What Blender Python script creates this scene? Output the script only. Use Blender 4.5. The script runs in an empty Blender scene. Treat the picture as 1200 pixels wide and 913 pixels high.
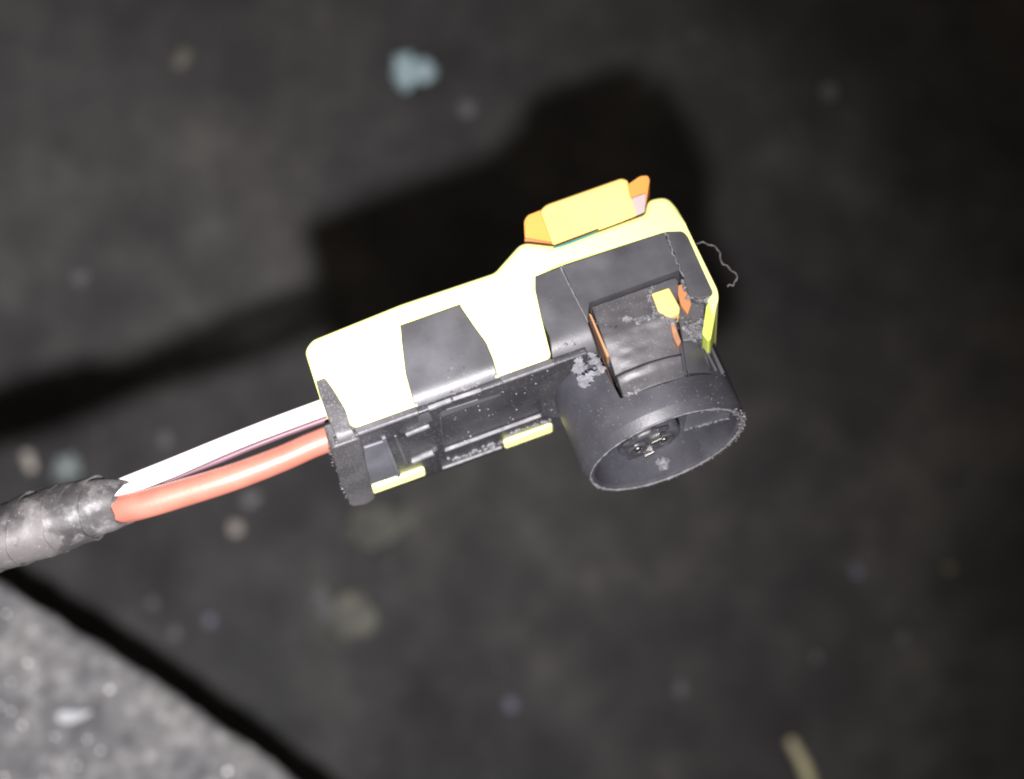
import bpy, bmesh, math, random
from mathutils import Vector, Matrix, noise
random.seed(7)
SC = bpy.context.scene
COL = SC.collection
MM = 0.001

# ------------------------------------------------------------------ camera
F = 2679.0                       # focal length in photo pixels (photo 1200 x 913)
CAM = Vector((0, 0, 0.300))
cd = bpy.data.cameras.new("camera")
cd.sensor_fit = 'HORIZONTAL'; cd.sensor_width = 36.0; cd.lens = 36.0 * F / 1200.0
cd.clip_start = 0.01; cd.clip_end = 20.0
cd.dof.use_dof = True; cd.dof.focus_distance = 0.1505; cd.dof.aperture_fstop = 31.0
cam = bpy.data.objects.new("camera", cd); COL.objects.link(cam)
cam.location = CAM
SC.camera = cam

# ------------------------------------------------------------------ faint night ambience + the phone's flash
W = bpy.data.worlds.new("World"); SC.world = W; W.use_nodes = True
bg = W.node_tree.nodes["Background"]
bg.inputs[0].default_value = (1.0, 0.85, 0.72, 1); bg.inputs[1].default_value = 0.21
ld = bpy.data.lights.new("phone_flash", 'SPOT')
ld.energy = 7.0; ld.color = (1.0, 0.96, 0.97); ld.shadow_soft_size = 0.0022
ld.spot_size = math.radians(77); ld.spot_blend = 1.0
flash = bpy.data.objects.new("phone_flash", ld); COL.objects.link(flash)
flash.location = (0.0006, -0.0164, 0.300)
flash.rotation_euler = (Vector((-0.122, -0.045, 0.0)) - flash.location).to_track_quat('-Z', 'Y').to_euler()
SC.view_settings.view_transform = 'Standard'; SC.view_settings.look = 'None'
SC.view_settings.exposure = 0.0; SC.view_settings.gamma = 1.0
SC.view_settings.use_curve_mapping = False
SC.render.engine = 'CYCLES'
SC.cycles.use_denoising = True
SC.cycles.max_bounces = 6
SC.cycles.filter_width = 2.1

# ------------------------------------------------------------------ frame of the connector
AX = Vector((.34, -.86, .385)).normalized()
U = Vector((.94, .333, -.08)); U = (U - AX * U.dot(AX)).normalized()
V = -AX
N = U.cross(V)
def ray(px, py): return Vector(((px - 600) / F, (456.5 - py) / F, -1.0))
def wpt(px, py, depth): return CAM + ray(px, py) * (depth * MM)
O = wpt(585, 441, 150)
def hit(px, py, ax, val):
    d = ray(px, py); t = (val * MM - (CAM - O).dot(ax)) / d.dot(ax)
    p = (CAM + d * t - O) / MM
    return p.dot(U), p.dot(V), p.dot(N)
def fz(px, py, z=0.0): h = hit(px, py, N, z); return (h[0], h[1])     # point on the broad front face -> (x, y) mm
def fy(px, py, y=-0.5): h = hit(px, py, V, y); return (h[0], h[2])    # point on the mating face -> (x, z) mm
def Z(pts, z=0.0): return [fz(a, b, z) for a, b in pts]
def Y(pts, y=-0.5): return [fy(a, b, y) for a, b in pts]

# ------------------------------------------------------------------ materials
def nodes_of(name):
    m = bpy.data.materials.new(name); m.use_nodes = True
    nt = m.node_tree; b = nt.nodes["Principled BSDF"]
    return m, nt, b
def tex(nt, kind, scale, detail=3.0, coord='Object', rough=0.5):
    tc = nt.nodes.new('ShaderNodeTexCoord')
    t = nt.nodes.new('ShaderNodeTexNoise' if kind == 'noise' else 'ShaderNodeTexVoronoi')
    t.inputs['Scale'].default_value = scale
    if kind == 'noise':
        t.inputs['Detail'].default_value = detail; t.inputs['Roughness'].default_value = rough
    nt.links.new(tc.outputs[coord], t.inputs['Vector'])
    return t
def ramp(nt, sock, stops):
    r = nt.nodes.new('ShaderNodeValToRGB'); nt.links.new(sock, r.inputs[0])
    e = r.color_ramp.elements
    while len(e) < len(stops): e.new(0.5)
    for q, (p, c) in zip(e, stops):
        q.position = p; q.color = (*c, 1) if len(c) == 3 else c
    return r
def bump(nt, b, sock, strength, dist):
    n = nt.nodes.new('ShaderNodeBump'); n.inputs['Strength'].default_value = strength
    n.inputs['Distance'].default_value = dist
    nt.links.new(sock, n.inputs['Height']); nt.links.new(n.outputs[0], b.inputs['Normal'])
def mixc(nt, fac, a, bcol):
    m = nt.nodes.new('ShaderNodeMix'); m.data_type = 'RGBA'
    if hasattr(fac, 'links'): nt.links.new(fac, m.inputs[0])
    else: m.inputs[0].default_value = fac
    for s, v in ((6, a), (7, bcol)):
        if hasattr(v, 'links'): nt.links.new(v, m.inputs[s])
        else: m.inputs[s].default_value = (*v, 1)
    return m.outputs[2]

def black_plastic(name, base=(.042, .042, .047), rough=.42, dust=.70, dustcol=(.12, .12, .13)):
    m, nt, b = nodes_of(name)
    n1 = tex(nt, 'noise', 260, 4); n2 = tex(nt, 'noise', 6500, 3, rough=.6); n3 = tex(nt, 'noise', 5200, 2)
    film = ramp(nt, n1.outputs[0], [(.35, base), (.75, tuple(c * 1.9 for c in base))])
    sp = ramp(nt, n2.outputs[0], [(dust, (0, 0, 0)), (dust + .07, (1, 1, 1))])
    nt.links.new(mixc(nt, sp.outputs[0], film.outputs[0], dustcol), b.inputs['Base Color'])
    r = ramp(nt, n1.outputs[0], [(.3, (rough - .06,) * 3), (.75, (rough + .14,) * 3)])
    nt.links.new(r.outputs[0], b.inputs['Roughness'])
    bump(nt, b, n3.outputs[0], .18, .00005)
    return m
def plain(name, col, rough, var=.15, scale=300, bumpk=.1, spec=.5, sss=0.0):
    m, nt, b = nodes_of(name)
    n1 = tex(nt, 'noise', scale, 4); n2 = tex(nt, 'noise', scale * 9, 2)
    c = ramp(nt, n1.outputs[0], [(.3, tuple(x * (1 - var) for x in col)), (.7, tuple(min(1, x * (1 + var)) for x in col))])
    nt.links.new(c.outputs[0], b.inputs['Base Color'])
    b.inputs['Roughness'].default_value = rough
    b.inputs['Specular IOR Level'].default_value = spec
    if sss:
        b.inputs['Subsurface Weight'].default_value = sss
        b.inputs['Subsurface Radius'].default_value = (1, .6, .25); b.inputs['Subsurface Scale'].default_value = .0006
    bump(nt, b, n2.outputs[0], bumpk, .00006)
    return m
M_BLK = black_plastic("black_plastic")
M_SOCK = black_plastic("black_socket_plastic", base=(.032, .032, .038), rough=.43, dust=.64)
M_FLANGE = black_plastic("dusty_black_plastic", base=(.038, .037, .040), rough=.5, dust=.55, dustcol=(.10, .10, .105))
M_FACE = black_plastic("dull_black_plastic", base=(.022, .022, .025), rough=.42, dust=.60, dustcol=(.10, .10, .11))
M_WORN = black_plastic("worn_black_plastic", base=(.042, .041, .045), rough=.46, dust=.62, dustcol=(.13, .13, .14))
M_FACET = black_plastic("smooth_grey_black_plastic", base=(.060, .062, .072), rough=.5, dust=.72)
M_DARK = plain("deep_black_plastic", (.006, .005, .005), .6)
M_SCUFF_HILITE = plain("scuff_and_highlight_plastic", (.15, .15, .16), .55, .35, 1800, .5)  # pale grey for real scuffs and for painted edge highlights
M_YEL = plain("yellow_plastic", (.86, .88, .33), .42, .03, 200, .05, sss=.12)
M_YEL_SHADE = plain("shaded_yellow_plastic", (.50, .60, .11), .45, .05, 200, .05)  # housing yellow with its weaker exposure painted in
M_ORG = plain("amber_plastic", (.90, .58, .185), .42, .2, 160, .06)
M_LUG = plain("orange_plastic", (.68, .28, .065), .42, .06, 250, .06)
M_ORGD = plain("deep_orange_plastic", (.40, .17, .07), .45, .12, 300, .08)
M_CLEAR = plain("pale_lilac_plastic", (.44, .37, .37), .4, .1, 400, .1)
M_TEAL = plain("teal_strip", (.03, .17, .165), .5, .2, 600, .1)
M_COP = plain("copper_orange_streak", (.30, .15, .085), .4, .25, 900, .2)
M_COP2 = plain("pale_orange_plastic", (.36, .20, .10), .4, .1, 300, .1)
M_ORG_SHADE = plain("shaded_orange_plastic", (.030, .014, .011), .5)
M_WHITE = plain("white_insulation", (.80, .78, .76), .38, .03, 200, .04)
M_RED = plain("red_insulation", (.25, .088, .064), .46, .16, 420, .2, spec=.45)
M_MAUVE = plain("mauve_stripe", (.075, .036, .047), .5, .15, 500, .05)
M_METAL, _nt, _b = nodes_of("contact_metal")
_b.inputs['Base Color'].default_value = (.42, .41, .40, 1); _b.inputs['Metallic'].default_value = 1; _b.inputs['Roughness'].default_value = .3
M_GLOSS = plain("glossy_black", (.040, .040, .045), .30, .4, 900, .4)
M_DUST = plain("pale_dust", (.17, .17, .185), .8, .4, 2500, .5)
M_LINT = plain("grey_white_lint", (.14, .14, .155), .85, .45, 1600, .8)
M_HAIR = plain("pale_fibre", (.10, .09, .09), .6, .2, 900, .1)

# ------------------------------------------------------------------ mesh helpers
def link(name, me, mat, parent=None, smooth=True, kind=None):
    o = bpy.data.objects.new(name, me); COL.objects.link(o)
    if mat: me.materials.append(mat)
    if smooth:
        for p in me.polygons: p.use_smooth = True
    if parent: o.parent = parent
    if kind: o['kind'] = kind
    return o
def bm_obj(name, bm, mat, parent=None, bevel=0.0, seg=3, smooth=True, kind=None, angle=35):
    bmesh.ops.recalc_face_normals(bm, faces=bm.faces)
    me = bpy.data.meshes.new(name); bm.to_mesh(me); bm.free()
    o = link(name, me, mat, parent, smooth, kind)
    if smooth: me.set_sharp_from_angle(angle=math.radians(angle))
    if bevel:
        b = o.modifiers.new("bevel", 'BEVEL'); b.width = bevel * MM; b.segments = seg
        b.limit_method = 'ANGLE'; b.angle_limit = math.radians(32); b.harden_normals = True
    return o
def extrude_poly(bm, poly3, vec):
    vs = [bm.verts.new(Vector(p) * MM) for p in poly3]
    f = bm.faces.new(vs)
    r = bmesh.ops.extrude_face_region(bm, geom=[f])
    nv = [g for g in r['geom'] if isinstance(g, bmesh.types.BMVert)]
    bmesh.ops.translate(bm, verts=nv, vec=Vector(vec) * MM)
def rnd(poly, r, seg=5):
    """round the corners of a 2D polygon; r = number or list per vertex"""
    out = []; n = len(poly)
    for i, p in enumerate(poly):
        p = Vector(p); a = Vector(poly[i - 1]); b = Vector(poly[(i + 1) % n])
        rr = r[i] if isinstance(r, (list, tuple)) else r
        d1, d2 = (a - p), (b - p)
        rr = min(rr, d1.length * .45, d2.length * .45)
        if rr < 1e-4: out.append(tuple(p)); continue
        s, e = p + d1.normalized() * rr, p + d2.normalized() * rr
        for k in range(seg + 1):
            t = k / seg
            q = s * (1 - t) ** 2 + p * 2 * t * (1 - t) + e * t * t
            out.append(tuple(q))
    return out
def prism_z(name, poly, z0, z1, mat, parent, bevel=.12, seg=3, kind=None):
    bm = bmesh.new(); extrude_poly(bm, [(x, y, z0) for x, y in poly], (0, 0, z1 - z0))
    return bm_obj(name, bm, mat, parent, bevel, seg, kind=kind)
def prism_y(name, poly, y0, y1, mat, parent, bevel=.1, seg=3, kind=None):
    bm = bmesh.new(); extrude_poly(bm, [(x, y0, z) for x, z in poly], (0, y1 - y0, 0))
    return bm_obj(name, bm, mat, parent, bevel, seg, kind=kind)
def pillow(name, poly, z0, z1, rf_, mat, parent, steps=7):
    """prism whose front edge is rounded by rf_(x, y) mm"""
    n = len(poly); P = [Vector(p) for p in poly]
    area = sum(P[i - 1].x * P[i].y - P[i].x * P[i - 1].y for i in range(n))
    if area < 0: P.reverse()
    nr = []
    for i in range(n):
        d1 = (P[i] - P[i - 1]); d2 = (P[(i + 1) % n] - P[i])
        e = (d1.normalized() + d2.normalized()); e = e.normalized() if e.length > 1e-6 else d2.normalized()
        nr.append(Vector((-e.y, e.x)))            # inward
    bm = bmesh.new(); rings = []
    for k in range(steps + 1):
        a = math.pi / 2 * k / steps
        ring = []
        for p, q in zip(P, nr):
            r_ = rf_(p.x, p.y); w_ = p + q * r_ * (1 - math.cos(a))
            ring.append(bm.verts.new(Vector((w_.x, w_.y, z0 - r_ * (1 - math.sin(a)))) * MM))
        rings.append(ring)
    back = [bm.verts.new(Vector((p.x, p.y, z1)) * MM) for p in P]
    rings.insert(0, back)
    for a, c in zip(rings, rings[1:]):
        for i in range(n): bm.faces.new((a[i], a[(i + 1) % n], c[(i + 1) % n], c[i]))
    cap = bm.faces.new(rings[-1]); bm.faces.new(back[::-1])
    o = bm_obj(name, bm, mat, parent, angle=40)
    me = o.data; big = [p for p in me.polygons if len(p.vertices) == n]
    keys = {k for p in big for k in p.edge_keys}
    for p in big: p.use_smooth = False
    for e in me.edges:
        if e.key in keys: e.use_edge_sharp = True
    return o
def cut(o, *cutters):
    """bake boolean differences (and bevels after them) into o; the cutters are removed"""
    bev = [m for m in o.modifiers]
    for c in cutters:
        m = o.modifiers.new("cut", 'BOOLEAN'); m.object = c; m.operation = 'DIFFERENCE'; m.solver = 'EXACT'
    bpy.context.view_layer.update()
    dg = bpy.context.evaluated_depsgraph_get()
    me = bpy.data.meshes.new_from_object(o.evaluated_get(dg))
    o.modifiers.clear(); o.data = me
    for p in me.polygons: p.use_smooth = True
    me.set_sharp_from_angle(angle=math.radians(32))
    for c in cutters: bpy.data.objects.remove(c, do_unlink=True)
    return o
def interp(line, y):
    pts = sorted(line, key=lambda p: p[1])
    if y <= pts[0][1]: return pts[0][0]
    for (x0, y0), (x1, y1) in zip(pts, pts[1:]):
        if y <= y1: return x0 + (x1 - x0) * (y - y0) / max(1e-6, y1 - y0)
    return pts[-1][0]
def skin_sheet(name, left, right, ytop, ybot, hz, thick, mat, parent, rows=26, cols=8, bevel=.1, jit=0.0, kind=None):
    """slab between two edge lines, its front following z = hz(x, y), with real thickness"""
    bm = bmesh.new(); g = []; h = []
    for j in range(rows + 1):
        y = ytop + (ybot - ytop) * j / rows
        l, r = interp(left, y), interp(right, y)
        ra, rb = [], []
        for i in range(cols + 1):
            x = l + (r - l) * i / cols
            z = hz(x, y) + (noise.noise(Vector((x * 2.1, y * 2.1, 3))) * jit if jit else 0)
            ra.append(bm.verts.new(Vector((x, y, z)) * MM)); rb.append(bm.verts.new(Vector((x, y, z - thick)) * MM))
        g.append(ra); h.append(rb)
    for j in range(rows):
        for i in range(cols):
            bm.faces.new((g[j][i], g[j][i + 1], g[j + 1][i + 1], g[j + 1][i])); bm.faces.new((h[j][i], h[j + 1][i], h[j + 1][i + 1], h[j][i + 1]))
        bm.faces.new((g[j][0], g[j + 1][0], h[j + 1][0], h[j][0])); bm.faces.new((g[j][-1], h[j][-1], h[j + 1][-1], g[j + 1][-1]))
    for i in range(cols):
        bm.faces.new((g[0][i], h[0][i], h[0][i + 1], g[0][i + 1])); bm.faces.new((g[-1][i], g[-1][i + 1], h[-1][i + 1], h[-1][i]))
    o = bm_obj(name, bm, mat, parent, 0, kind=kind, angle=38)
    if bevel:
        b = o.modifiers.new("bevel", 'BEVEL'); b.width = bevel * MM; b.segments = 3
        b.limit_method = 'ANGLE'; b.angle_limit = math.radians(55); b.harden_normals = True
    return o
def catmull(pts, per=10):
    P = [Vector(p) for p in pts]; P = [P[0] * 2 - P[1]] + P + [P[-1] * 2 - P[-2]]
    out = []
    for i in range(1, len(P) - 2):
        a, b, c, d = P[i - 1:i + 3]
        for k in range(per):
            t = k / per
            out.append(.5 * ((2 * b) + (c - a) * t + (2 * a - 5 * b + 4 * c - d) * t * t + (3 * b - a - 3 * c + d) * t ** 3))
    out.append(P[-2]); return out
def tube_bm(bm, path, rad, segs=16):
    """closed tube along a path of Vectors (metres); rad(i, t, angle)"""
    n = len(path); up = Vector((0, 0, 1)); rings = []
    for i, p in enumerate(path):
        tg = (path[min(i + 1, n - 1)] - path[max(i - 1, 0)]).normalized()
        s = tg.cross(up)
        if s.length < .05: s = tg.cross(Vector((0, 1, 0)))
        s.normalize(); w = s.cross(tg)
        rings.append([bm.verts.new(p + (s * math.cos(q) + w * math.sin(q)) * rad(i, i / (n - 1), q))
                      for q in (2 * math.pi * k / segs for k in range(segs))])
    for a, b in zip(rings, rings[1:]):
        for k in range(segs):
            bm.faces.new((a[k], a[(k + 1) % segs], b[(k + 1) % segs], b[k]))
    bm.faces.new(rings[0][::-1]); bm.faces.new(rings[-1])
def tube(name, path, rad, mat, parent=None, segs=16, kind=None):
    bm = bmesh.new(); tube_bm(bm, path, rad if callable(rad) else (lambda i, t, q: rad), segs)
    return bm_obj(name, bm, mat, parent, kind=kind, angle=60)
def lumps(name, pts, rmin, rmax, mat, parent=None, kind='stuff', scale=MM, flat=1.0, jag=.3):
    bm = bmesh.new()
    for p in pts:
        r = random.uniform(rmin, rmax) * scale
        mx = Matrix.Translation(Vector(p) * scale) @ Matrix.Rotation(random.random() * 6, 4, Vector((random.random(), random.random(), random.random() + .1)).normalized()) @ Matrix.Diagonal((r * random.uniform(.6, 1.4), r * random.uniform(.6, 1.2), r * random.uniform(.5, 1) * flat, 1))
        ret = bmesh.ops.create_icosphere(bm, subdivisions=1, radius=1, matrix=mx)
        if jag:
            for v in ret['verts']: v.co += Vector((random.uniform(-1, 1), random.uniform(-1, 1), random.uniform(-1, 1))) * r * jag
    return bm_obj(name, bm, mat, parent, kind=kind, smooth=False)
def tag(o, label, cat, group=None, kind=None):
    o['label'] = label; o['category'] = cat
    if group: o['group'] = group
    if kind: o['kind'] = kind
    return o

# ------------------------------------------------------------------ floor
m, nt, b = nodes_of("dark_floor")
a1 = tex(nt, 'noise', 26, 5, rough=.6); a2 = tex(nt, 'noise', 105, 4, rough=.65); a3 = tex(nt, 'noise', 900, 3); a4 = tex(nt, 'noise', 17, 2)
c1 = ramp(nt, a2.outputs[0], [(.32, (.0235, .0232, .0236)), (.55, (.0305, .0302, .0304)), (.78, (.042, .0414, .0408))])
c2 = ramp(nt, a1.outputs[0], [(.36, (.62, .62, .64)), (.52, (.98, .98, .97)), (.68, (1.55, 1.55, 1.46))])
mu = nt.nodes.new('ShaderNodeMix'); mu.data_type = 'RGBA'; mu.blend_type = 'MULTIPLY'; mu.inputs[0].default_value = 1
nt.links.new(c1.outputs[0], mu.inputs[6]); nt.links.new(c2.outputs[0], mu.inputs[7])
c3 = ramp(nt, a4.outputs[1], [(.35, (1.04, .97, 1.0)), (.65, (.97, 1.02, 1.0))])
mu2 = nt.nodes.new('ShaderNodeMix'); mu2.data_type = 'RGBA'; mu2.blend_type = 'MULTIPLY'; mu2.inputs[0].default_value = 1
nt.links.new(mu.outputs[2], mu2.inputs[6]); nt.links.new(c3.outputs[0], mu2.inputs[7])
nt.links.new(mu2.outputs[2], b.inputs['Base Color'])
b.inputs['Roughness'].default_value = .85; b.inputs['Specular IOR Level'].default_value = .2
bump(nt, b, a3.outputs[0], .6, .0006)
M_FLOOR = m
def floor_h(x, y):
    return (noise.noise(Vector((x * 60, y * 60, 0))) * 1.1 + noise.noise(Vector((x * 260, y * 260, 4))) * .5) * MM
def spaced(n, lim):
    return [math.copysign(abs(t) ** 2.2, t) * lim for t in (i / n * 2 - 1 for i in range(n + 1))]
ax = spaced(190, 1.5)
me = bpy.data.meshes.new("floor")
vs = [(x, y, floor_h(x, y)) for y in ax for x in ax]; n = len(ax)
me.from_pydata(vs, [], [(j * n + i, j * n + i + 1, (j + 1) * n + i + 1, (j + 1) * n + i) for j in range(n - 1) for i in range(n - 1)])
fl = link("floor", me, M_FLOOR); fl['kind'] = 'structure'

# ------------------------------------------------------------------ ledge in the lower left corner
m, nt, b = nodes_of("grey_rough_ledge")
g1 = tex(nt, 'noise', 150, 6, rough=.68); g2 = tex(nt, 'noise', 600, 4, rough=.7); g3 = tex(nt, 'noise', 2600, 2)
c1 = ramp(nt, g1.outputs[0], [(.36, (.036, .036, .040)), (.50, (.066, .066, .069)), (.66, (.108, .107, .105))])
c2 = ramp(nt, g2.outputs[0], [(.35, (.72, .72, .74)), (.55, (1.08, 1.08, 1.08)), (.70, (1.75, 1.75, 1.8))])
mu = nt.nodes.new('ShaderNodeMix'); mu.data_type = 'RGBA'; mu.blend_type = 'MULTIPLY'; mu.inputs[0].default_value = 1
nt.links.new(c1.outputs[0], mu.inputs[6]); nt.links.new(c2.outputs[0], mu.inputs[7]); nt.links.new(mu.outputs[2], b.inputs['Base Color'])
b.inputs['Roughness'].default_value = .8
bump(nt, b, g3.outputs[0], .6, .0004)
M_LEDGE = m
DL = 235.0
e0, e1 = wpt(0, 672, DL), wpt(345, 913, DL)
ed = (e1 - e0).normalized(); inn = Vector((ed.y, -ed.x, 0))      # towards the lower left
if inn.x > 0: inn = -inn
def ledge_pt(s, t, z=0.0):
    p = e0 + ed * s + inn * t
    bow = 4 * MM * ((s - .026) / .03) ** 2 if abs(s - .026) < .06 else 0
    return p - inn * 0.0 + inn * bow * .35 + Vector((0, 0, z))
prof = [(.130, -.075), (.070, -.075), (.070, -.013), (.014, -.012), (.006, -.009), (.0022, -.005), (.0004, -.0022), (0, -.0012), (.0004, -.0004), (.0012, 0)]
prof += [(.0012 + .0012 * k, .00005 * k) for k in range(1, 26)] + [(.036, .001), (.05, .001), (.08, .001), (.13, .001)]
bm = bmesh.new(); rows = []
NS = 240
for i in range(NS + 1):
    s = -.10 + .27 * i / NS
    row = []
    for k, (t, z) in enumerate(prof):
        p = ledge_pt(s, t, z)
        if 4 <= k:
            q = p * 1000
            amp = .5 if k > 5 else .2
            p = p + Vector((0, 0, (noise.noise(q * .35) * .7 + noise.noise(q * 1.1) * .4) * amp * MM)) - inn * ((noise.noise(q * .5 + Vector((9, 9, 9))) * .5 + noise.noise(q * 1.7) * .35) * (.8 if k < 11 else .2) * MM)
        row.append(bm.verts.new(p))
    rows.append(row)
for a, c in zip(rows, rows[1:]):
    for k in range(len(prof)):
        k2 = (k + 1) % len(prof)
        bm.faces.new((a[k], a[k2], c[k2], c[k]))
bm.faces.new(rows[0]); bm.faces.new(rows[-1][::-1])
ledge = bm_obj("ledge", bm, M_LEDGE, angle=60)
tag(ledge, "pale grey rough speckled ledge jutting into the lower left corner", "ledge")
# pale grains lying on the ledge (too many and too small to count)
def ledge_z(px, py):
    return wpt(px, py, DL) + Vector((0, 0, .0009))
gp = []
for px, py in [(43, 800), (15, 798), (66, 861), (104, 865), (120, 878), (68, 889), (92, 896), (7, 909), (53, 912), (28, 848), (130, 807), (15, 832), (2, 826), (268, 902), (10, 718), (35, 776)]:
    gp.append(ledge_z(px, py) / MM)
lumps("ledge_grain", gp, .17, .30, plain("pale_grain", (.70, .70, .71), .6, .2, 900, .2), kind='stuff')
gp = []
while len(gp) < 1500:
    s, t = random.uniform(-.06, .12), random.uniform(.0005, .07)
    gp.append((ledge_pt(s, t) + Vector((0, 0, .0010 + random.uniform(-.0006, .0001)))) / MM)
lumps("ledge_grit", gp, .05, .17, plain("grey_grit", (.07, .07, .07), .8, .5, 900, .4), kind='stuff')

# ------------------------------------------------------------------ debris on the floor
def chip(name, px, py, sx, sy, rot, mat, label, cat, seed, lobes=5, group=None):
    """an irregular flake with thickness"""
    w = wpt(px, py, 300 - .9)
    bm = bmesh.new(); rr = random.Random(seed)
    bmesh.ops.create_icosphere(bm, subdivisions=3, radius=1)
    off = Vector((seed * 3.1, seed, 2))
    for v in bm.verts:
        d = v.co.normalized(); k = 1 + .55 * noise.noise(d * 1.7 + off) + .25 * noise.noise(d * 4 + off)
        v.co = Vector((d.x * k * sx, d.y * k * sy, d.z * k * min(sx, sy) * .45)) * MM
    o = bm_obj(name, bm, mat, angle=80)
    o.location = (w.x, w.y, floor_h(w.x, w.y) + min(sx, sy) * .3 * MM); o.rotation_euler = (0, 0, rot)
    return tag(o, label, cat, group)
M_BLUE = plain("pale_blue_chip", (.21, .29, .32), .6, .3, 700, .4)
M_BLUED = plain("dull_blue_chip", (.105, .125, .128), .6, .3, 700, .4)
M_CREAM = plain("cream_crumb", (.20, .185, .165), .7, .3, 700, .4)
M_GREY = plain("grey_crumb", (.066, .066, .07), .7, .3, 700, .4)
M_VIOL = plain("violet_grey_crumb", (.085, .085, .115), .7, .3, 700, .4)
M_STRAW = plain("straw_plastic", (.30, .28, .17), .5, .15, 300, .2)
chip("paint_flake", 474, 84, 1.45, 2.3, .15, M_BLUE, "pale blue ragged flake above the connector's shadow, left half of a broken pair", "flake", 2)
chip("paint_flake", 497, 82, 1.5, 1.6, -.5, M_BLUE, "pale blue ragged flake touching the right side of its broken twin", "flake", 5)
chip("grit_crumb", 548, 127, 1.1, .95, .2, M_GREY, "faint grey crumb just below and right of the pale blue flakes", "crumb", 8)
chip("paint_flake", 32, 541, .85, 1.4, .5, M_CREAM, "cream oval flake just above the black taped cable at the left edge", "flake", 11)
chip("paint_flake", 77, 549, 1.9, 1.7, .9, M_BLUED, "pale blue blurred flake resting right above the black taped cable", "flake", 14)
chip("grit_crumb", 275, 620, .85, .95, 0, M_CREAM, "cream round crumb below the red wire", "crumb", 17)
chip("grit_crumb", 291, 586, 1.2, .95, .4, M_GREY, "faint grey crumb touching the lower edge of the red wire", "crumb", 19)
chip("grit_crumb", 192, 515, .9, .9, .4, M_GREY, "faint grey crumb just above the white wire", "crumb", 20)
chip("grit_crumb", 177, 708, .75, .7, .1, M_GREY, "small grey crumb beside the shadow along the ledge edge", "crumb", 22)
chip("grit_crumb", 203, 743, .75, .8, .1, M_GREY, "small grey crumb lying closest to the ledge shadow's middle", "crumb", 25)
chip("grit_crumb", 244, 728, .65, .7, .1, M_VIOL, "violet grey crumb right of the small crumbs near the ledge", "crumb", 27)
chip("grit_crumb", 598, 826, .85, .95, .1, M_VIOL, "violet blue crumb below the connector near the bottom centre", "crumb", 31)
chip("grit_crumb", 797, 809, .9, .9, .1, M_GREY, "grey crumb on the floor below the round socket", "crumb", 35)
chip("grit_crumb", 1005, 670, .8, .85, .1, M_VIOL, "violet grey crumb alone on the floor right of the round socket", "crumb", 38)
chip("grit_crumb", 957, 771, .6, .65, .1, M_GREY, "small grey crumb above the pale curved sliver", "crumb", 41)
chip("grit_crumb", 1059, 749, .75, .8, .1, M_GREY, "grey crumb up and right of the pale curved sliver", "crumb", 44)
chip("grit_crumb", 1114, 667, .7, .7, .1, plain("olive_crumb", (.080, .074, .045), .7), "olive crumb furthest right on the dark floor", "crumb", 47)
chip("grit_crumb", 972, 107, 1.1, 1.1, .1, plain("bluish_crumb", (.068, .080, .084), .7), "faint bluish grey crumb alone in the upper right", "crumb", 50)
chip("grit_crumb", 212, 68, 1.6, 1.1, .6, plain("tan_crumb", (.060, .057, .050), .7), "faint tan crumb alone in the upper left", "crumb", 53)
chip("grit_crumb", 92, 325, .9, .9, .6, M_GREY, "faint grey crumb above the cable's shadow at the left", "crumb", 54)
chip("dust_tuft", 412, 722, 3.2, 3.0, .4, plain("olive_grey_dust", (.062, .062, .052), .9, .4, 400, .5), "dull olive grey tuft of dust below the connector's wire end", "dust tuft", 57)
chip("dust_tuft", 378, 708, 1.6, 2.6, .5, plain("grey_dust", (.055, .055, .055), .9, .4, 400, .5), "thin grey tuft of dust left of the olive grey one", "dust tuft", 58)
chip("dust_tuft", 445, 617, 5.0, 3.0, .3, plain("dull_olive_dust", (.050, .050, .043), .9, .4, 400, .5), "wide dull patch of dust just under the connector's black end flange", "dust tuft", 60)
sl = catmull([wpt(925, 866, 298.4), wpt(934, 882, 298.2), wpt(944, 902, 298.2), wpt(952, 930, 298.6), wpt(955, 960, 299)], 8)
tag(tube("sliver", sl, lambda i, t, q: (.75 + .3 * t) * MM, M_STRAW, segs=10), "pale straw-coloured curved sliver at the bottom edge of the photo", "sliver")
gp = []
while len(gp) < 2600:
    x, y = random.uniform(-.12, .12), random.uniform(-.09, .09)
    gp.append((x / MM, y / MM, floor_h(x, y) / MM + random.uniform(0, .2)))
lumps("floor_grit", gp, .06, .42,  plain("dark_floor_grit", (.050, .049, .048), .8, .6, 300, .4), kind='stuff')
# white chip lying on the ledge
w = wpt(90, 838, DL)
bm = bmesh.new(); extrude_poly(bm, [(-1.7, -.55, 0), (-.6, -.75, 0), (1.0, -.1, 0), (1.8, .45, 0), (1.5, .62, 0), (.2, .5, 0), (-1.4, .6, 0), (-1.85, .2, 0)], (0, 0, .35))
o = bm_obj("white_chip", bm, plain("white_chip", (.22, .235, .245), .6, .2, 700, .3), None, .1); o.location = w + Vector((0, 0, .0009))
tag(o, "white wedge-shaped chip lying on the grey ledge", "chip")

# ------------------------------------------------------------------ the connector
con = bpy.data.objects.new("plug_connector", None); COL.objects.link(con)
con.empty_display_size = .01
R = Matrix((U, V, N)).transposed()
con.matrix_world = Matrix.Translation(O) @ R.to_4x4()
tag(con, "yellow and black right-angle plug connector with round socket and orange lock", "connector")
XC, ZC, RC, YR = 9.2, -6.1, 5.80, -6.62
def cylz(x, r=RC): return ZC + math.sqrt(max(.2, r * r - (x - XC) ** 2))
def fcyl(px, py, r=RC):
    z = 0.0
    for _ in range(12):
        x, y = fz(px, py, z); z = cylz(x, r)
    return x, y

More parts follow.
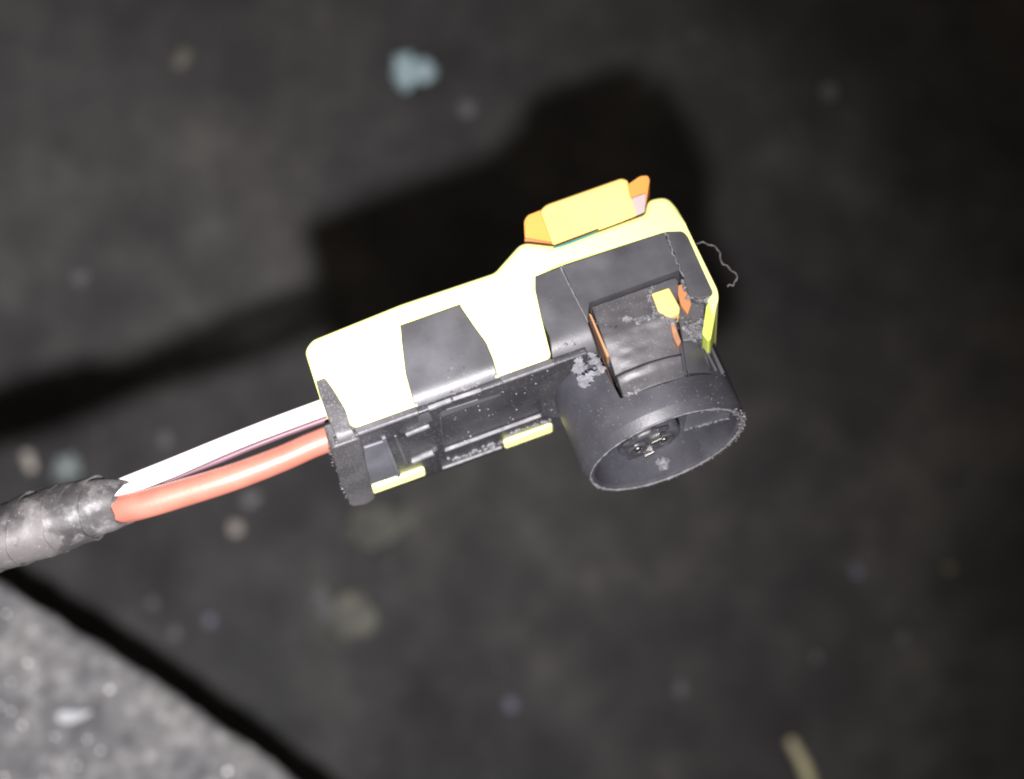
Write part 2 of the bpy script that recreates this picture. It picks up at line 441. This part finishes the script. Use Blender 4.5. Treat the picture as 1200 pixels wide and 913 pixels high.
# yellow housing
hp = Z([(357, 412), (366, 399), (470, 357), (580, 320), (612, 284), (655, 289), (757, 251), (760, 234), (783, 230), (797, 246), (805, 266), (841, 340), (842, 350), (836, 372)])
hp += Z([(829, 352), (836, 343), (801, 270.5), (779, 271.5), (657, 311.5), (627, 324), (627, 340), (634, 372), (645, 415)])
hp += [(3.4, 0.0), (-.25, 0.0), (-.3, 1.9), (-5.55, 1.9), (-5.7, 0.0), (-9.9, 0.0)] + Z([(394, 490), (376, 470)])
rr = [.6, .6, .3, .3, .6, .5, .3, .6, .6, .5, .3, .3, .2, .1, .1, .2, .3, .1, .1, .2, .1, .2, .1, .15, 0, 0, 0, 0, .1, .1, .1]
house = pillow("yellow_housing", [(x, y + (.20 if y > 6.05 else 0)) for x, y in rnd(hp, rr)], 0, -11.0, lambda x, y: (.04 + .51 * max(0, min(1, (y - 6.1) / .9))) if x > -10.6 else .04 + .46 * max(0, min(1, (y - 4.2) / 1.5)), M_YEL, con)
# lip of the housing running down beside the socket
prism_z("side_lip", rnd(Z([(828, 357), (841, 346), (841, 352), (833, 397), (830, 400), (823, 391)], -.2), .12), -.25, -6.5, M_YEL_SHADE, con, .1)  # same yellow as the housing, shade of the turned-away side put into the colour

# black head core behind the plates
core = prism_z("head_core", [(4.55, -.5), (4.6, 5.75), (13.9, 5.7), (15.0, 5.3), (15.15, .8), (14.3, -.5)], -1.5, -11.1, M_DARK, con, .15)

# base plate of black plastic closing the mating side
bp = [(-11.6, -.1), (6.0, -.1), (6.0, -11.5), (-.6, -11.5), (-6.3, -11.45), (-10.4, -11.2), (-11.6, -10.9)]
base = prism_y("base_plate", bp, -.02, -.52, M_FACE, con, .09)
cutq = Y([(516, 482), (632, 447), (636, 487), (522, 530)])
c1 = prism_y("cutter", rnd(cutq, .25), -.3, -1.2, None, None, 0)
c2 = prism_y("cutter", Y([(472, 493), (502, 482), (507, 492), (477, 506)]), -.26, -1.2, None, None, 0)
c3 = prism_y("cutter", Y([(478, 527), (508, 516), (513, 527), (483, 540)]), -.26, -1.2, None, None, 0)
for c in (c1, c2, c3): c.matrix_world = con.matrix_world
cut(base, c1, c2, c3)
# thin grey lips under the yellow edges
def strip_on_z(name, a, bpx, w, z0, z1, mat, parent=con, bevel=.05):
    (x0, y0), (x1, y1) = fz(*a, z0), fz(*bpx, z0)
    d = Vector((x1 - x0, y1 - y0)).normalized(); p = Vector((-d.y, d.x)) * w / 2
    q = [(x0 + p.x, y0 + p.y), (x1 + p.x, y1 + p.y), (x1 - p.x, y1 - p.y), (x0 - p.x, y0 - p.y)]
    return prism_z(name, q, z0, z1, mat, parent, bevel, 2)
def strip_on_y(name, a, bpx, w, h, mat, parent=con, y=-.52, bevel=.05, kind=None):
    (x0, z0), (x1, z1) = fy(*a, y), fy(*bpx, y)
    d = Vector((x1 - x0, z1 - z0)).normalized(); p = Vector((-d.y, d.x)) * w / 2
    q = [(x0 + p.x, z0 + p.y), (x1 + p.x, z1 + p.y), (x1 - p.x, z1 - p.y), (x0 - p.x, z0 - p.y)]
    return prism_y(name, q, y + .15, y - h, mat, parent, bevel, 2, kind)
prism_z("edge_lip", [(-10.1, -.02), (-5.85, -.02), (-5.75, -.5), (-10.0, -.5)], .06, -.6, M_WORN, con, .06)
prism_z("edge_lip", [(-.05, -.02), (3.6, -.02), (3.75, -.5), (.05, -.5)], .06, -.6, M_WORN, con, .06)
for x0, x1 in ((-9.95, -5.8), (.1, 3.7)):
    prism_z("worn_rim_highlight", [(x0, -.43), (x1, -.43), (x1, -.53), (x0, -.53)], .085, -.2, M_SCUFF_HILITE, con, .03, 2)  # pale strip paints the bevel highlight along the worn lip edge

# end flange where the wires leave
fl_l = Z([(371, 452), (371.5, 458), (378, 470), (388, 495), (396, 520), (401, 545)], .3)
fl_r = Z([(381, 443), (389, 452), (402, 475), (411, 500), (419, 520), (426, 540)], .3)
fl_l = [fz(371, 450, .3), fz(374, 462, .3), fz(383, 485, .3), fz(392, 508, .3), (fz(398, 522, .3)[0], -3)]
fl_r = [fz(381, 443, .3), fz(391, 457, .3), fz(405, 480, .3), fz(411, 500, .3), fz(419, 512, .3), (-9.75, -3)]
ytop = fz(378, 444, .3)[1]
def round_front(z0, ybot, r):
    def f(x, y):
        t = ybot + r - y
        if t <= 0: return z0
        t = min(t, r)
        return z0 - (r - math.sqrt(max(0, r * r - t * t)))
    return f
skin_sheet("end_flange", fl_l, fl_r, ytop, -.75, round_front(.32, -.75, .9), 2.0, M_FLANGE, con, rows=30, cols=6, bevel=.09, jit=.05)
flp = Y([(394, 500), (421, 497), (427, 530), (437, 578), (420, 583), (405, 579), (398, 540)], -.7)
flp = [(-11.9, -.16), (-9.95, -.16), (-10.1, -6), (-10.2, -11.3), (-11.0, -11.75), (-12.0, -11.2), (-12.15, -6)]
prism_y("flange_side", rnd(flp, [.3, .3, 0, .3, .3, .3, 0]), 1.0, -.78, M_FLANGE, con, .14)

# clip plates wrapping from the broad face round to the mating side
yb = -.50
cl_l = Z([(469.5, 386), (470.5, 400), (475, 438), (481, 460), (486, 477), (489, 485)], .22)
cl_r = Z([(541, 361), (556, 383), (570, 402), (578, 421), (584, 441), (585, 446)], .22)
yt = fz(470, 386, .22)[1]
clip = skin_sheet("clip_plate", cl_l, cl_r, fz(500, 372, .22)[1] + .05, yb, round_front(.36, yb, 1.6), .9, M_BLK, con, rows=34, cols=10, bevel=.1)
pl_l = Z([(627, 325), (627.5, 341), (634, 372), (644, 394), (646, 414)], .22)
pl_r = [fz(657, 312, .22), fz(689, 378, .22), (fz(692, 385, .22)[0], -.6)]
skin_sheet("side_plate", pl_l, pl_r, fz(640, 319, .22)[1], yb, round_front(.24, yb, 1.9), 1.7, M_BLK, con, rows=30, cols=8, bevel=.1)
# top plate of the head, and the corner plate right of the crack
prism_z("top_plate", rnd(Z([(658.5, 312.5), (778, 272.5), (786, 292), (797, 316), (691, 354), (688, 375)], .26), .1), .26, -1.5, M_BLK, con, .1)
prism_z("corner_plate", rnd(Z([(780, 271.5), (800, 271), (806, 277), (835, 342), (830, 347), (818, 350), (807, 345), (799, 318)], .22), [.1, .4, .4, .3, .3, .2, .2, .1]), .22, -1.5, M_BLK, con, .12)

# round socket: lathe round the mating axis
prof = [(RC - .72, YR + .16), (RC - .60, YR + .02), (RC - .36, YR), (RC - .27, YR + .06), (RC - .02, YR + .72), (RC, YR + .80), (RC, YR + 2), (RC, -.4), (RC, .4), (1.0, .4), (1.0, -1.0), (RC - .85, -1.0), (RC - .80, -3.5)]
bm = bmesh.new(); SEG = 96; rings = []
for r, y in prof:
    rings.append([bm.verts.new(Vector((XC + r * math.cos(q), y, ZC + r * math.sin(q))) * MM) for q in (2 * math.pi * k / SEG for k in range(SEG))])
for i in range(len(rings)):
    a, c = rings[i], rings[(i + 1) % len(rings)]
    for k in range(SEG): bm.faces.new((a[k], a[(k + 1) % SEG], c[(k + 1) % SEG], c[k]))
sock = bm_obj("round_socket", bm, M_SOCK, con, angle=30)
# latch opening cut into the socket's front
lo = [(6.4, 1.6), fcyl(727, 467), fcyl(740, 463), fcyl(782, 449), fcyl(803, 441.5), fcyl(834, 439), (14.4, 1.6)]
cu = prism_z("cutter", lo, 2.0, -2.4, None, None, 0); cu.matrix_world = con.matrix_world
cut(sock, cu)
sock.data.materials.clear(); sock.data.materials.append(M_SOCK)

# latch panel in that opening
def latch_z(x, y):
    c = min(cylz(x), -.25)
    if y > .2: return -.28
    if y > -2.3:
        t = (.2 - y) / 2.5; return (-.28) * (1 - t) + (c - .55) * t
    if y > -2.6:
        t = (-2.3 - y) / .3; return c - .55 + .66 * (t * t * (3 - 2 * t))
    t = min(1, (-2.6 - y) / .55)
    return c + .11 - .20 * t * t
lt_l = [fz(693.5, 360, -.3), fz(712, 413, -.5), fcyl(730, 463)]
lt_r = [fz(795, 330, -.3), fz(793, 375, -.4), fcyl(797, 408), fcyl(802, 436)]
skin_sheet("latch_panel", lt_l, lt_r, 2.62, -4.15, latch_z, 1.0, M_WORN, con, rows=40, cols=14, bevel=.08, jit=.07)
lp2_l = [fcyl(799.5, 399), fcyl(804.5, 432)]; lp2_r = [fcyl(815, 397), fcyl(830, 430)]
skin_sheet("latch_side_tab", lp2_l, lp2_r, fcyl(800, 399)[1], -3.95, lambda x, y: cylz(x) + .02, .9, M_BLK, con, rows=12, cols=8, bevel=.07)
strip = [fcyl(819, 398), fcyl(838, 437), fcyl(840.5, 436.5), fcyl(821.5, 397.5)]
prism_z("latch_rib", strip, cylz(13.6) + .15, -4.5, M_WORN, con, .04)
prism_z("latch_rib", [fcyl(824, 397), fcyl(845, 440), fcyl(849, 439), fcyl(829, 396)], cylz(14.2) + .05, -5, M_BLK, con, .05)
# orange inner lock seen through the gaps
prism_z("orange_window", rnd(Z([(763.5, 344), (784, 337), (796.5, 360), (796, 367), (785.5, 371.5), (771.5, 365)], 0), .12), .02, -1.4, M_ORG, con, .09)
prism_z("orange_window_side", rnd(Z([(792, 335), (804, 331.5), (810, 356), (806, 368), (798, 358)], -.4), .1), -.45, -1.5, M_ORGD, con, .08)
prism_z("orange_streak", rnd(Z([(785, 376), (790, 379), (798, 401), (795, 407), (789, 396)], -.4), .08), -.3, -1.2, M_COP, con, .08)
prism_z("orange_slot", rnd(Z([(690, 367), (693, 369), (714, 417), (711.5, 419)], -.5), .05), -.5, -1.6, M_COP2, con, .05)
prism_z("slot_wall", Z([(687, 366), (690, 366), (725, 464), (722, 466)], -1.0), -1.3, -2.3, M_ORG_SHADE, con, .05)  # orange deep in the slot, its shade painted as dark brown
prism_z("inner_shelf", Z([(798, 322), (812, 340), (826, 356), (824, 396), (800, 400), (794, 370)], -.8), -.8, -2.0, M_WORN, con, .12)

# inside of the socket: contact post, key ledge
PX, PZ = 8.5, -6.9
post_o = prism_y("contact_post", [(math.cos(q) * 2.25 + PX, math.sin(q) * 1.75 + PZ) for q in (2 * math.pi * k / 28 for k in range(28))], -.9, -5.5, M_SOCK, con, .35, 4)
for dx in (-.95, .95):
    bm = bmesh.new(); NR = 20; secs = []
    for i in range(NR):
        q = 2 * math.pi * i / NR
        secs.append([bm.verts.new(Vector((PX + dx + (.62 + .17 * math.cos(a)) * math.cos(q), -5.5 - .17 * math.sin(a), PZ + (.62 + .17 * math.cos(a)) * math.sin(q) * 1.2)) * MM) for a in (2 * math.pi * j / 8 for j in range(8))])
    for i in range(NR):
        a, c = secs[i], secs[(i + 1) % NR]
        for j in range(8): bm.faces.new((a[j], a[(j + 1) % 8], c[(j + 1) % 8], c[j]))
    bm_obj("contact_ring", bm, M_GLOSS, post_o, angle=60)
    prism_y("contact", [(PX + dx + .3 * math.cos(q), PZ + .3 * math.sin(q)) for q in (k * .524 for k in range(12))], -5.2, -5.62, M_METAL, post_o, .08)
# irregular glossy lumps added over the post to give glints
bm = bmesh.new()
for gx, gz, gr in ((-1.3, .9, .8), (.5, 1.2, .8), (-.9, -1.0, .8), (.8, -.8, .8), (0, .1, .55)):
    cc = Vector((PX + gx, -5.34, PZ + gz)) * MM
    ret = bmesh.ops.create_icosphere(bm, subdivisions=3, radius=1, matrix=Matrix.Translation(cc))
    for v in ret['verts']:
        d = (v.co - cc).normalized(); k = 1 + .4 * noise.noise(d * 1.6 + cc * 3000) + .15 * noise.noise(d * 4 + cc * 2000)
        v.co = cc + Vector((d.x, d.y * .32, d.z)) * gr * k * MM
bm_obj("glint_lumps", bm, M_GLOSS, post_o, angle=50)
prism_y("spring_tab", [(PX - .1, PZ + .9), (PX + .7, PZ + 1.15), (PX + .62, PZ + 1.45), (PX - .15, PZ + 1.2)], -5.4, -5.95, M_METAL, post_o, .06)
prism_y("spring_tab", [(PX - .5, PZ - 1.35), (PX + .2, PZ - 1.1), (PX + .1, PZ - .8), (PX - .6, PZ - 1.0)], -5.4, -5.85, M_METAL, post_o, .06)
# key ledge on the right, and a pale rubbed patch low on the inner wall
prism_y("key_ledge", [(10.9, ZC - .45), (14.2, ZC - 1.15), (14.55, ZC), (14.2, ZC + 1.6), (13.2, ZC + 3.4), (11.6, ZC + 4.75), (11.2, ZC + 2.4)], -.9, -5.5, M_FACET, con, .08)
pts = [(random.uniform(8.95, 9.75), random.uniform(-6.1, -5.2), ZC - 5.05 + random.uniform(-.05, .1)) for _ in range(60)]
lumps("rubbed_patch", pts, .05, .13, M_DUST, con, jag=.8, flat=.5)

# details on the mating face
prism_y("smooth_facet", rnd(Y([(425.6, 523), (449.5, 515), (464, 555), (430, 566.5)]), .12), -.3, -.68, M_FACET, con, .08)
strip_on_y("rib", (449, 511), (467, 556), .28, .22, M_FACET)
strip_on_y("rib", (426, 569), (466, 556), .14, .12, M_SCUFF_HILITE)
strip_on_y("rib", (463, 510), (477, 545), .2, .1, M_BLK)
strip_on_y("louvre", (475.5, 509), (503, 498), .36, .16, M_SCUFF_HILITE); strip_on_y("louvre", (482.5, 541), (508, 530), .36, .16, M_SCUFF_HILITE)
strip_on_y("ledge_line", (521, 528), (634, 487), .16, .1, M_SCUFF_HILITE)  # these pale lines paint bevel highlights on worn, dusty edges
strip_on_y("ledge_line", (518, 548), (588, 523), .12, .14, M_SCUFF_HILITE)
strip_on_y("ledge_line", (516, 490), (520, 524), .07, .06, M_WORN)
strip_on_y("ledge_line", (523, 480), (560, 468), .1, .06, M_WORN)
strip_on_y("ledge_line", (502, 479), (529, 469), .34, .12, M_SCUFF_HILITE); strip_on_y("ledge_line", (531, 468), (564, 457), .2, .12, M_SCUFF_HILITE)
for a, c in (((435, 573.5), (499, 555)), ((591, 522), (648, 502.5))):
    (x0, z0), (x1, z1) = fy(*a, -.7), fy(*c, -.7); z0 = z1 = (z0 + z1) / 2
    prism_y("yellow_slot", rnd([(x0, z0 + .65), (x1, z0 + .65), (x1, z0 - .65), (x0, z0 - .65)], .25), -.2, -.72, M_YEL, con, .12)
# rows of small moulded marks, illegible in the photo
bm = bmesh.new()
def mark(px, py, w, h, ang):
    x, z = fy(px, py, -.52)
    mx = Matrix.Translation(Vector((x, -.55, z)) * MM) @ Matrix.Rotation(ang, 4, 'Y') @ Matrix.Diagonal((w * MM, .14 * MM, h * MM, 1))
    bmesh.ops.create_cube(bm, size=1, matrix=mx)
for i in range(30):
    t = i / 29
    px, py = 526 + 62 * t, 540 - 22 * t
    if random.random() < .86: mark(px + random.uniform(-1, 1), py + random.uniform(-3, 3), random.uniform(.08, .3), random.uniform(.12, .5), random.uniform(-.5, .5))
for i in range(16):
    t = i / 15
    mark(596 + 48 * t, 510 - 17 * t + random.uniform(-3, 1), random.uniform(.08, .25), random.uniform(.1, .35), random.uniform(-.5, .5))
rf = round_front(.36, yb, 1.6)
for i in range(20):
    t = i / 19; px, py = 533 + 30 * t, 461 - 11 * t + random.uniform(-4, 3); z = -.5
    for _ in range(10): x, y = fz(px, py, z); z = rf(x, y)
    mx = Matrix.Translation(Vector((x, y, z)) * MM) @ Matrix.Rotation(random.choice((0, .7, -.7)), 4, 'Y') @ Matrix.Diagonal((random.uniform(.06, .2) * MM, .12 * MM, random.uniform(.06, .2) * MM, 1))
    bmesh.ops.create_cube(bm, size=1, matrix=mx)
bm_obj("moulded_marks", bm, M_SCUFF_HILITE, con, smooth=False, kind='stuff')

# orange lock on top
ZT = -1.2
pillow("orange_lock", rnd(Z([(632, 245), (639, 238), (728, 206.5), (736, 209), (738, 221), (746, 252), (655, 290), (648, 287)], ZT), [.3, .5, .5, .6, .3, .1, .1, .1]), ZT, -8.5, lambda x, y: .38 if y > 8.9 else .05, M_ORG, con)
prism_z("orange_lug", rnd(Z([(614, 259), (618, 252), (636, 245), (650, 284), (640, 300), (616, 300)], ZT - .5), [.2, .3, .1, .1, .1, .1]), ZT - .5, -7.5, M_LUG, con, .15)
prism_z("lug_foot", Z([(614.5, 278), (648, 284), (648, 300), (614.5, 300)], ZT - .3), ZT - .3, -7, M_ORGD, con, .1)
prism_z("orange_ear", rnd(Z([(733, 218), (740, 213), (750, 206), (759, 205.5), (761.5, 210), (757, 240), (736, 246)], ZT - .4), [.1, .3, .3, .3, .3, .1, .1]), ZT - .4, -6.5, M_LUG, con, .2)
prism_z("ear_web", rnd(Z([(736, 234), (748, 229), (757, 226), (756, 248), (737, 256)], ZT - .1), .15), ZT - .1, -5.5, M_CLEAR, con, .15)
prism_z("teal_edge", Z([(644, 293), (650, 289), (702, 269.5), (690, 276), (668, 285)], .03), .03, -.9, M_TEAL, con, .05)  # thin teal strip along the seam below the lock

# dust caught along the rims
bm = bmesh.new(); NR = 160; secs = []
for i in range(NR):
    q = 2 * math.pi * i / NR; d = Vector((math.cos(q), 0, math.sin(q)))
    wv = .055 + .10 * max(0, noise.noise(d * 7)) + .07 * max(0, noise.noise(d * 23)) + (.03 if math.sin(q) < 0 or math.cos(q) > .5 else -.02)
    rc = RC - .36 + .05 * noise.noise(d * 11)
    secs.append([bm.verts.new(Vector((XC + (rc + wv * math.cos(a)) * d.x, YR + .02 - .8 * wv * math.sin(a), ZC + (rc + wv * math.cos(a)) * d.z)) * MM) for a in (2 * math.pi * j / 6 for j in range(6))])
for i in range(NR):
    a, c = secs[i], secs[(i + 1) % NR]
    for j in range(6): bm.faces.new((a[j], a[(j + 1) % 6], c[(j + 1) % 6], c[j]))
bm_obj("worn_rim", bm, M_SCUFF_HILITE, sock, angle=50)
pts = []
for i in range(150):
    q = random.gauss(-.25, .75)
    r = RC - .3 + random.gauss(0, .15)
    pts.append((XC + r * math.cos(q), YR - .02 + random.uniform(-.02, .06), ZC + r * math.sin(q)))
lumps("rim_dust", pts, .02, .065, M_DUST, con, jag=.6)
pts = []
for i in range(60):
    t = random.random(); pts.append((10.9 + 3.3 * t, -5.52, ZC - .45 - .7 * t + random.gauss(0, .06)))
lumps("key_dust", pts, .03, .075, M_DUST, con)
pts = []
for i in range(55):
    x = random.uniform(XC - 4, XC + 5.2); y = random.uniform(YR + .4, -3.9) if random.random() < .7 else YR + .3
    pts.append((x, y, cylz(x, RC + .01)))
lumps("socket_dust", pts, .015, .045, M_DUST, con)
pts = [(x, -.54, z) for x, z in (fy(random.uniform(520, 660), random.uniform(430, 520), -.52) for _ in range(60)) if z > -11.3]
lumps("face_dust", pts, .02, .07, M_DUST, con)
pts = [(-12.05 + random.gauss(0, .08), random.uniform(-.75, .2), random.uniform(-11.3, -1)) for _ in range(70)]
lumps("flange_dust", pts, .03, .12, M_WORN, con)
# torn, whitened plastic round the orange window
def zline(name, pts, z, rad, mat, wob=.8):
    out = []
    for (x0, y0), (x1, y1) in zip(pts, pts[1:]):
        for k in range(6):
            t = k / 6; a, c = fz(x0 + (x1 - x0) * t + random.gauss(0, wob), y0 + (y1 - y0) * t + random.gauss(0, wob), z)
            out.append(Vector((a, c, z)) * MM)
    out.append(Vector((*fz(*pts[-1], z), z)) * MM)
    tube(name, out, lambda i, t, q: rad * (.6 + .8 * random.random()) * MM, mat, con, segs=6)
zline("crack", [(779, 272), (785, 284), (790, 300), (801, 324)], .25, .055, M_SCUFF_HILITE, .7)
zline("crease", [(657, 313), (670, 340), (689, 378)], .235, .045, M_SCUFF_HILITE, .3)
def torn(name, line, w, z, nn, rmin, rmax, mat=M_SCUFF_HILITE):
    pts = []
    for _ in range(nn):
        k = random.randrange(len(line) - 1); t = random.random()
        px = line[k][0] * (1 - t) + line[k + 1][0] * t; py = line[k][1] * (1 - t) + line[k + 1][1] * t
        x, y = fz(px + random.gauss(0, w), py + random.gauss(0, w), z); pts.append((x, y, z + random.uniform(-.08, .05)))
    return lumps(name, pts, rmin, rmax, mat, con, jag=.8, flat=.35)
torn("torn_plastic", [(764, 336), (761, 348), (770, 368), (782, 374), (790, 378)], 1.2, -.15, 70, .05, .14)
torn("torn_plastic", [(803, 330), (812, 345), (822, 350), (834, 350)], 2.2, -.1, 90, .06, .2)
torn("torn_plastic", [(804, 378), (812, 390), (820, 396)], 3.5, -.6, 80, .06, .2)
torn("torn_plastic", [(812, 392), (822, 376)], 2.5, -.5, 40, .06, .16)
torn("scuff_mark", [(697, 376), (706, 382), (716, 384), (728, 380)], .7, -.27, 34, .03, .13, M_WORN)
torn("scuff_mark", [(728, 376), (736, 374), (748, 376)], 1.2, -.26, 30, .06, .20)
torn("scuff_mark", [(748, 375), (766, 371)], 1.2, -.27, 26, .05, .15)
torn("scuff_mark", [(731, 464), (745, 459), (752, 456)], .8, -.45, 22, .05, .12)
torn("scuff_mark", [(651, 406), (680, 394)], 3, .05, 30, .02, .06, M_WORN)

# ------------------------------------------------------------------ lint stuck to the connector
bm = bmesh.new()
RL = R.to_4x4()
rl = random.Random(3)
for k in range(46):
    px, py, sd = rl.choice(((677, 424, 3.5), (680, 431, 4), (687, 442, 4), (677, 434, 3), (697, 424, 4.5), (702, 433, 3), (684, 448, 3), (692, 420, 4)))
    cx, cy = px + rl.gauss(0, sd * .75), py + rl.gauss(0, sd * .75); rr_ = rl.uniform(.05, .20)
    x, y = fz(cx, cy, -.5)
    base_p = O + (U * x + V * y + N * (-.5 + rl.uniform(-.05, .2))) * MM
    ret = bmesh.ops.create_icosphere(bm, subdivisions=3, radius=1, matrix=Matrix.Translation(base_p))
    st = Vector((rl.gauss(0, 1), rl.gauss(0, 1), rl.gauss(0, .3))).normalized()
    for v in ret['verts']:
        d = (v.co - base_p).normalized()
        k_ = 1 + .8 * noise.noise(d * 2.2 + Vector((cx, cy, 0))) + .6 * noise.noise(d * 7 + Vector((cx, 0, cy)))
        q = d * rr_ * k_; q = q + st * q.dot(st) * .7 - N * q.dot(N) * .45
        v.co = base_p + q * MM
o = bm_obj("lint_clump", bm, M_LINT, None, angle=30)
tag(o, "crumpled grey white clump of lint stuck beside the latch slot of the connector", "lint")
z = -3.0
hp = [O + (U * fz(a, c, z)[0] + V * fz(a, c, z)[1] + N * z) * MM for a, c in [(815, 286), (819, 285), (824, 283.5), (830, 287), (837, 288), (841, 293), (844, 296.5), (844, 303), (847.5, 310), (852, 311), (857, 317.5), (862, 320), (864, 326), (860.5, 331), (859, 335), (855, 333.5), (852.5, 336)]]
tag(tube("fibre", catmull(hp, 2), lambda i, t, q: (.045 + .025 * t + .02 * math.sin(i * 2.1)) * MM, M_HAIR, segs=6), "thin pale curled fibre sticking out from the yellow right side of the connector", "fibre")

# ------------------------------------------------------------------ wires and taped cable
wp = catmull([wpt(a, c, d) for a, c, d in [(90, 592, 154.6), (120, 582, 154.2), (145, 570.5, 153.8), (200, 548.5, 153.6), (260, 524, 153.5), (320, 500.5, 153.4), (378, 479, 153.4), (400, 471, 153.4)]], 10)
white = tube("white_wire", wp, .655 * MM, M_WHITE, segs=24)
tag(white, "straight white insulated wire entering the connector's black end flange", "wire")
sp = catmull([wpt(a, c, d) for a, c, d in [(190, 567, 153.35), (240, 546.5, 153.2), (300, 521.5, 153.1), (350, 502.5, 153.1), (390, 488, 153.1)]], 8)
tube("stripe", sp, lambda i, t, q: (.06 + .18 * min(1, t * 3)) * MM, M_MAUVE, white, segs=10)
rp = catmull([wpt(a, c, d) for a, c, d in [(95, 600, 154.6), (125, 598, 154.0), (158, 593.5, 153.2), (215, 577.5, 152.8), (275, 558.5, 152.6), (330, 537.5, 152.8), (365, 522, 153), (392, 511.5, 153.2), (412, 504, 153.4)]], 10)
tag(tube("red_wire", rp, lambda i, t, q: (.94 + .06 * math.sin(t * 5 + 1)) * MM, M_RED, segs=24), "slightly bowed red insulated wire below the white wire", "wire")
m, nt, b = nodes_of("dusty_black_tape")
t1 = tex(nt, 'noise', 210, 6, rough=.62); t2 = tex(nt, 'noise', 3200, 3, rough=.6); t3 = tex(nt, 'noise', 120, 2)
c1 = ramp(nt, t1.outputs[0], [(.42, (.016, .015, .016)), (.50, (.034, .032, .033)), (.53, (.060, .056, .056))])
s1 = ramp(nt, t2.outputs[0], [(.66, (0, 0, 0)), (.76, (1, 1, 1))])
t4 = tex(nt, 'noise', 420, 5, rough=.7); s4 = ramp(nt, t4.outputs[0], [(.53, (0, 0, 0)), (.62, (1, 1, 1))])
t5 = tex(nt, 'noise', 1500, 4, rough=.75); s5 = ramp(nt, t5.outputs[0], [(.42, (.15, .15, .15)), (.62, (1, 1, 1))])
mm = nt.nodes.new('ShaderNodeMath'); mm.operation = 'MULTIPLY'; nt.links.new(s4.outputs[0], mm.inputs[0]); nt.links.new(s5.outputs[0], mm.inputs[1])
first = mixc(nt, mm.outputs[0], c1.outputs[0], (.105, .105, .11))
nt.links.new(mixc(nt, s1.outputs[0], first, (.12, .12, .125)), b.inputs['Base Color'])
r1 = ramp(nt, t3.outputs[0], [(.4, (.36, .36, .36)), (.6, (.6, .6, .6))]); nt.links.new(r1.outputs[0], b.inputs['Roughness'])
bump(nt, b, t2.outputs[0], .2, .00006)
M_TAPE = m
cp = catmull([wpt(a, c, d) for a, c, d in [(-1500, 1330, 298), (-1250, 1120, 290), (-900, 900, 240), (-550, 770, 190), (-300, 706, 165), (-120, 662, 155), (-40, 640, 153.5), (20, 624, 153.2), (70, 608, 153.2), (115, 594, 153.2), (150, 588.5, 153.2), (162, 586, 153.2)]], 22)
def tape_core(i, t, q):
    if i > len(cp) - 62: return .5 * MM
    r = 2.12 if t < .72 else 2.12 - (t - .72) / .28 * .62
    return (r + .10 * noise.noise(Vector((i * .09, math.cos(q), math.sin(q))))) * MM
cab = tube("taped_cable", cp, tape_core, M_TAPE, segs=36)
tag(cab, "black tape-wrapped cable with worn whitish dust at the left edge", "cable")
# each visible turn of tape: a skewed, slightly flared band with its own loose edge
cum = [0.0]
for p0, p1 in zip(cp, cp[1:]): cum.append(cum[-1] + (p1 - p0).length)
def at_len(l):
    l = max(0, min(cum[-1] - 1e-6, l)); k = 0
    while cum[k + 1] < l: k += 1
    f = (l - cum[k]) / (cum[k + 1] - cum[k])
    return cp[k].lerp(cp[k + 1], f), (cp[k + 1] - cp[k]).normalized(), (k + f) / (len(cp) - 1)
rt = random.Random(12)
end = cum[-1]
for j in range(10):
    l1 = end - .55 * MM - j * 2.35 * MM; ln = (3.6 + rt.uniform(-.4, .5)) * MM
    skew = (1.0 + rt.uniform(-.4, .4)) * MM; ph = 4.3 + rt.uniform(-.3, .3); lift = rt.uniform(.06, .22) if j else -.34; ndi = rt.uniform(0, 50)
    bm = bmesh.new(); SEGS, ROW = 40, 9; outer, inner = [], []
    for k in range(ROW + 1):
        ro, ri = [], []
        for m_ in range(SEGS):
            q = 2 * math.pi * m_ / SEGS
            edge = .25 * noise.noise(Vector((math.cos(q) * 2.5, math.sin(q) * 2.5, ndi))) * MM
            l = l1 - ln + (ln + edge) * k / ROW + skew * math.cos(q - ph)
            p, tg, t = at_len(l)
            sd_ = tg.cross(Vector((0, 0, 1))).normalized(); w_ = sd_.cross(tg)
            r0 = 2.12 if t < .72 else 2.12 - (t - .72) / .28 * .62
            rr_ = r0 + .05 + lift * (k / ROW) ** 2 + .14 * noise.noise(Vector((math.cos(q) * 1.3, math.sin(q) * 1.3, k * .25 + ndi))) + .05 * noise.noise(Vector((q * 2, k * .9, ndi)))
            d = sd_ * math.cos(q) + w_ * math.sin(q)
            ro.append(bm.verts.new(p + d * rr_ * MM)); ri.append(bm.verts.new(p + d * (rr_ - .13) * MM))
        outer.append(ro); inner.append(ri)
    for k in range(ROW):
        for m_ in range(SEGS):
            n_ = (m_ + 1) % SEGS
            bm.faces.new((outer[k][m_], outer[k][n_], outer[k + 1][n_], outer[k + 1][m_])); bm.faces.new((inner[k][m_], inner[k + 1][m_], inner[k + 1][n_], inner[k][n_]))
    for m_ in range(SEGS):
        n_ = (m_ + 1) % SEGS
        bm.faces.new((outer[0][m_], inner[0][m_], inner[0][n_], outer[0][n_])); bm.faces.new((outer[-1][m_], outer[-1][n_], inner[-1][n_], inner[-1][m_]))
    bm_obj("tape_turn", bm, M_TAPE, cab, angle=50)
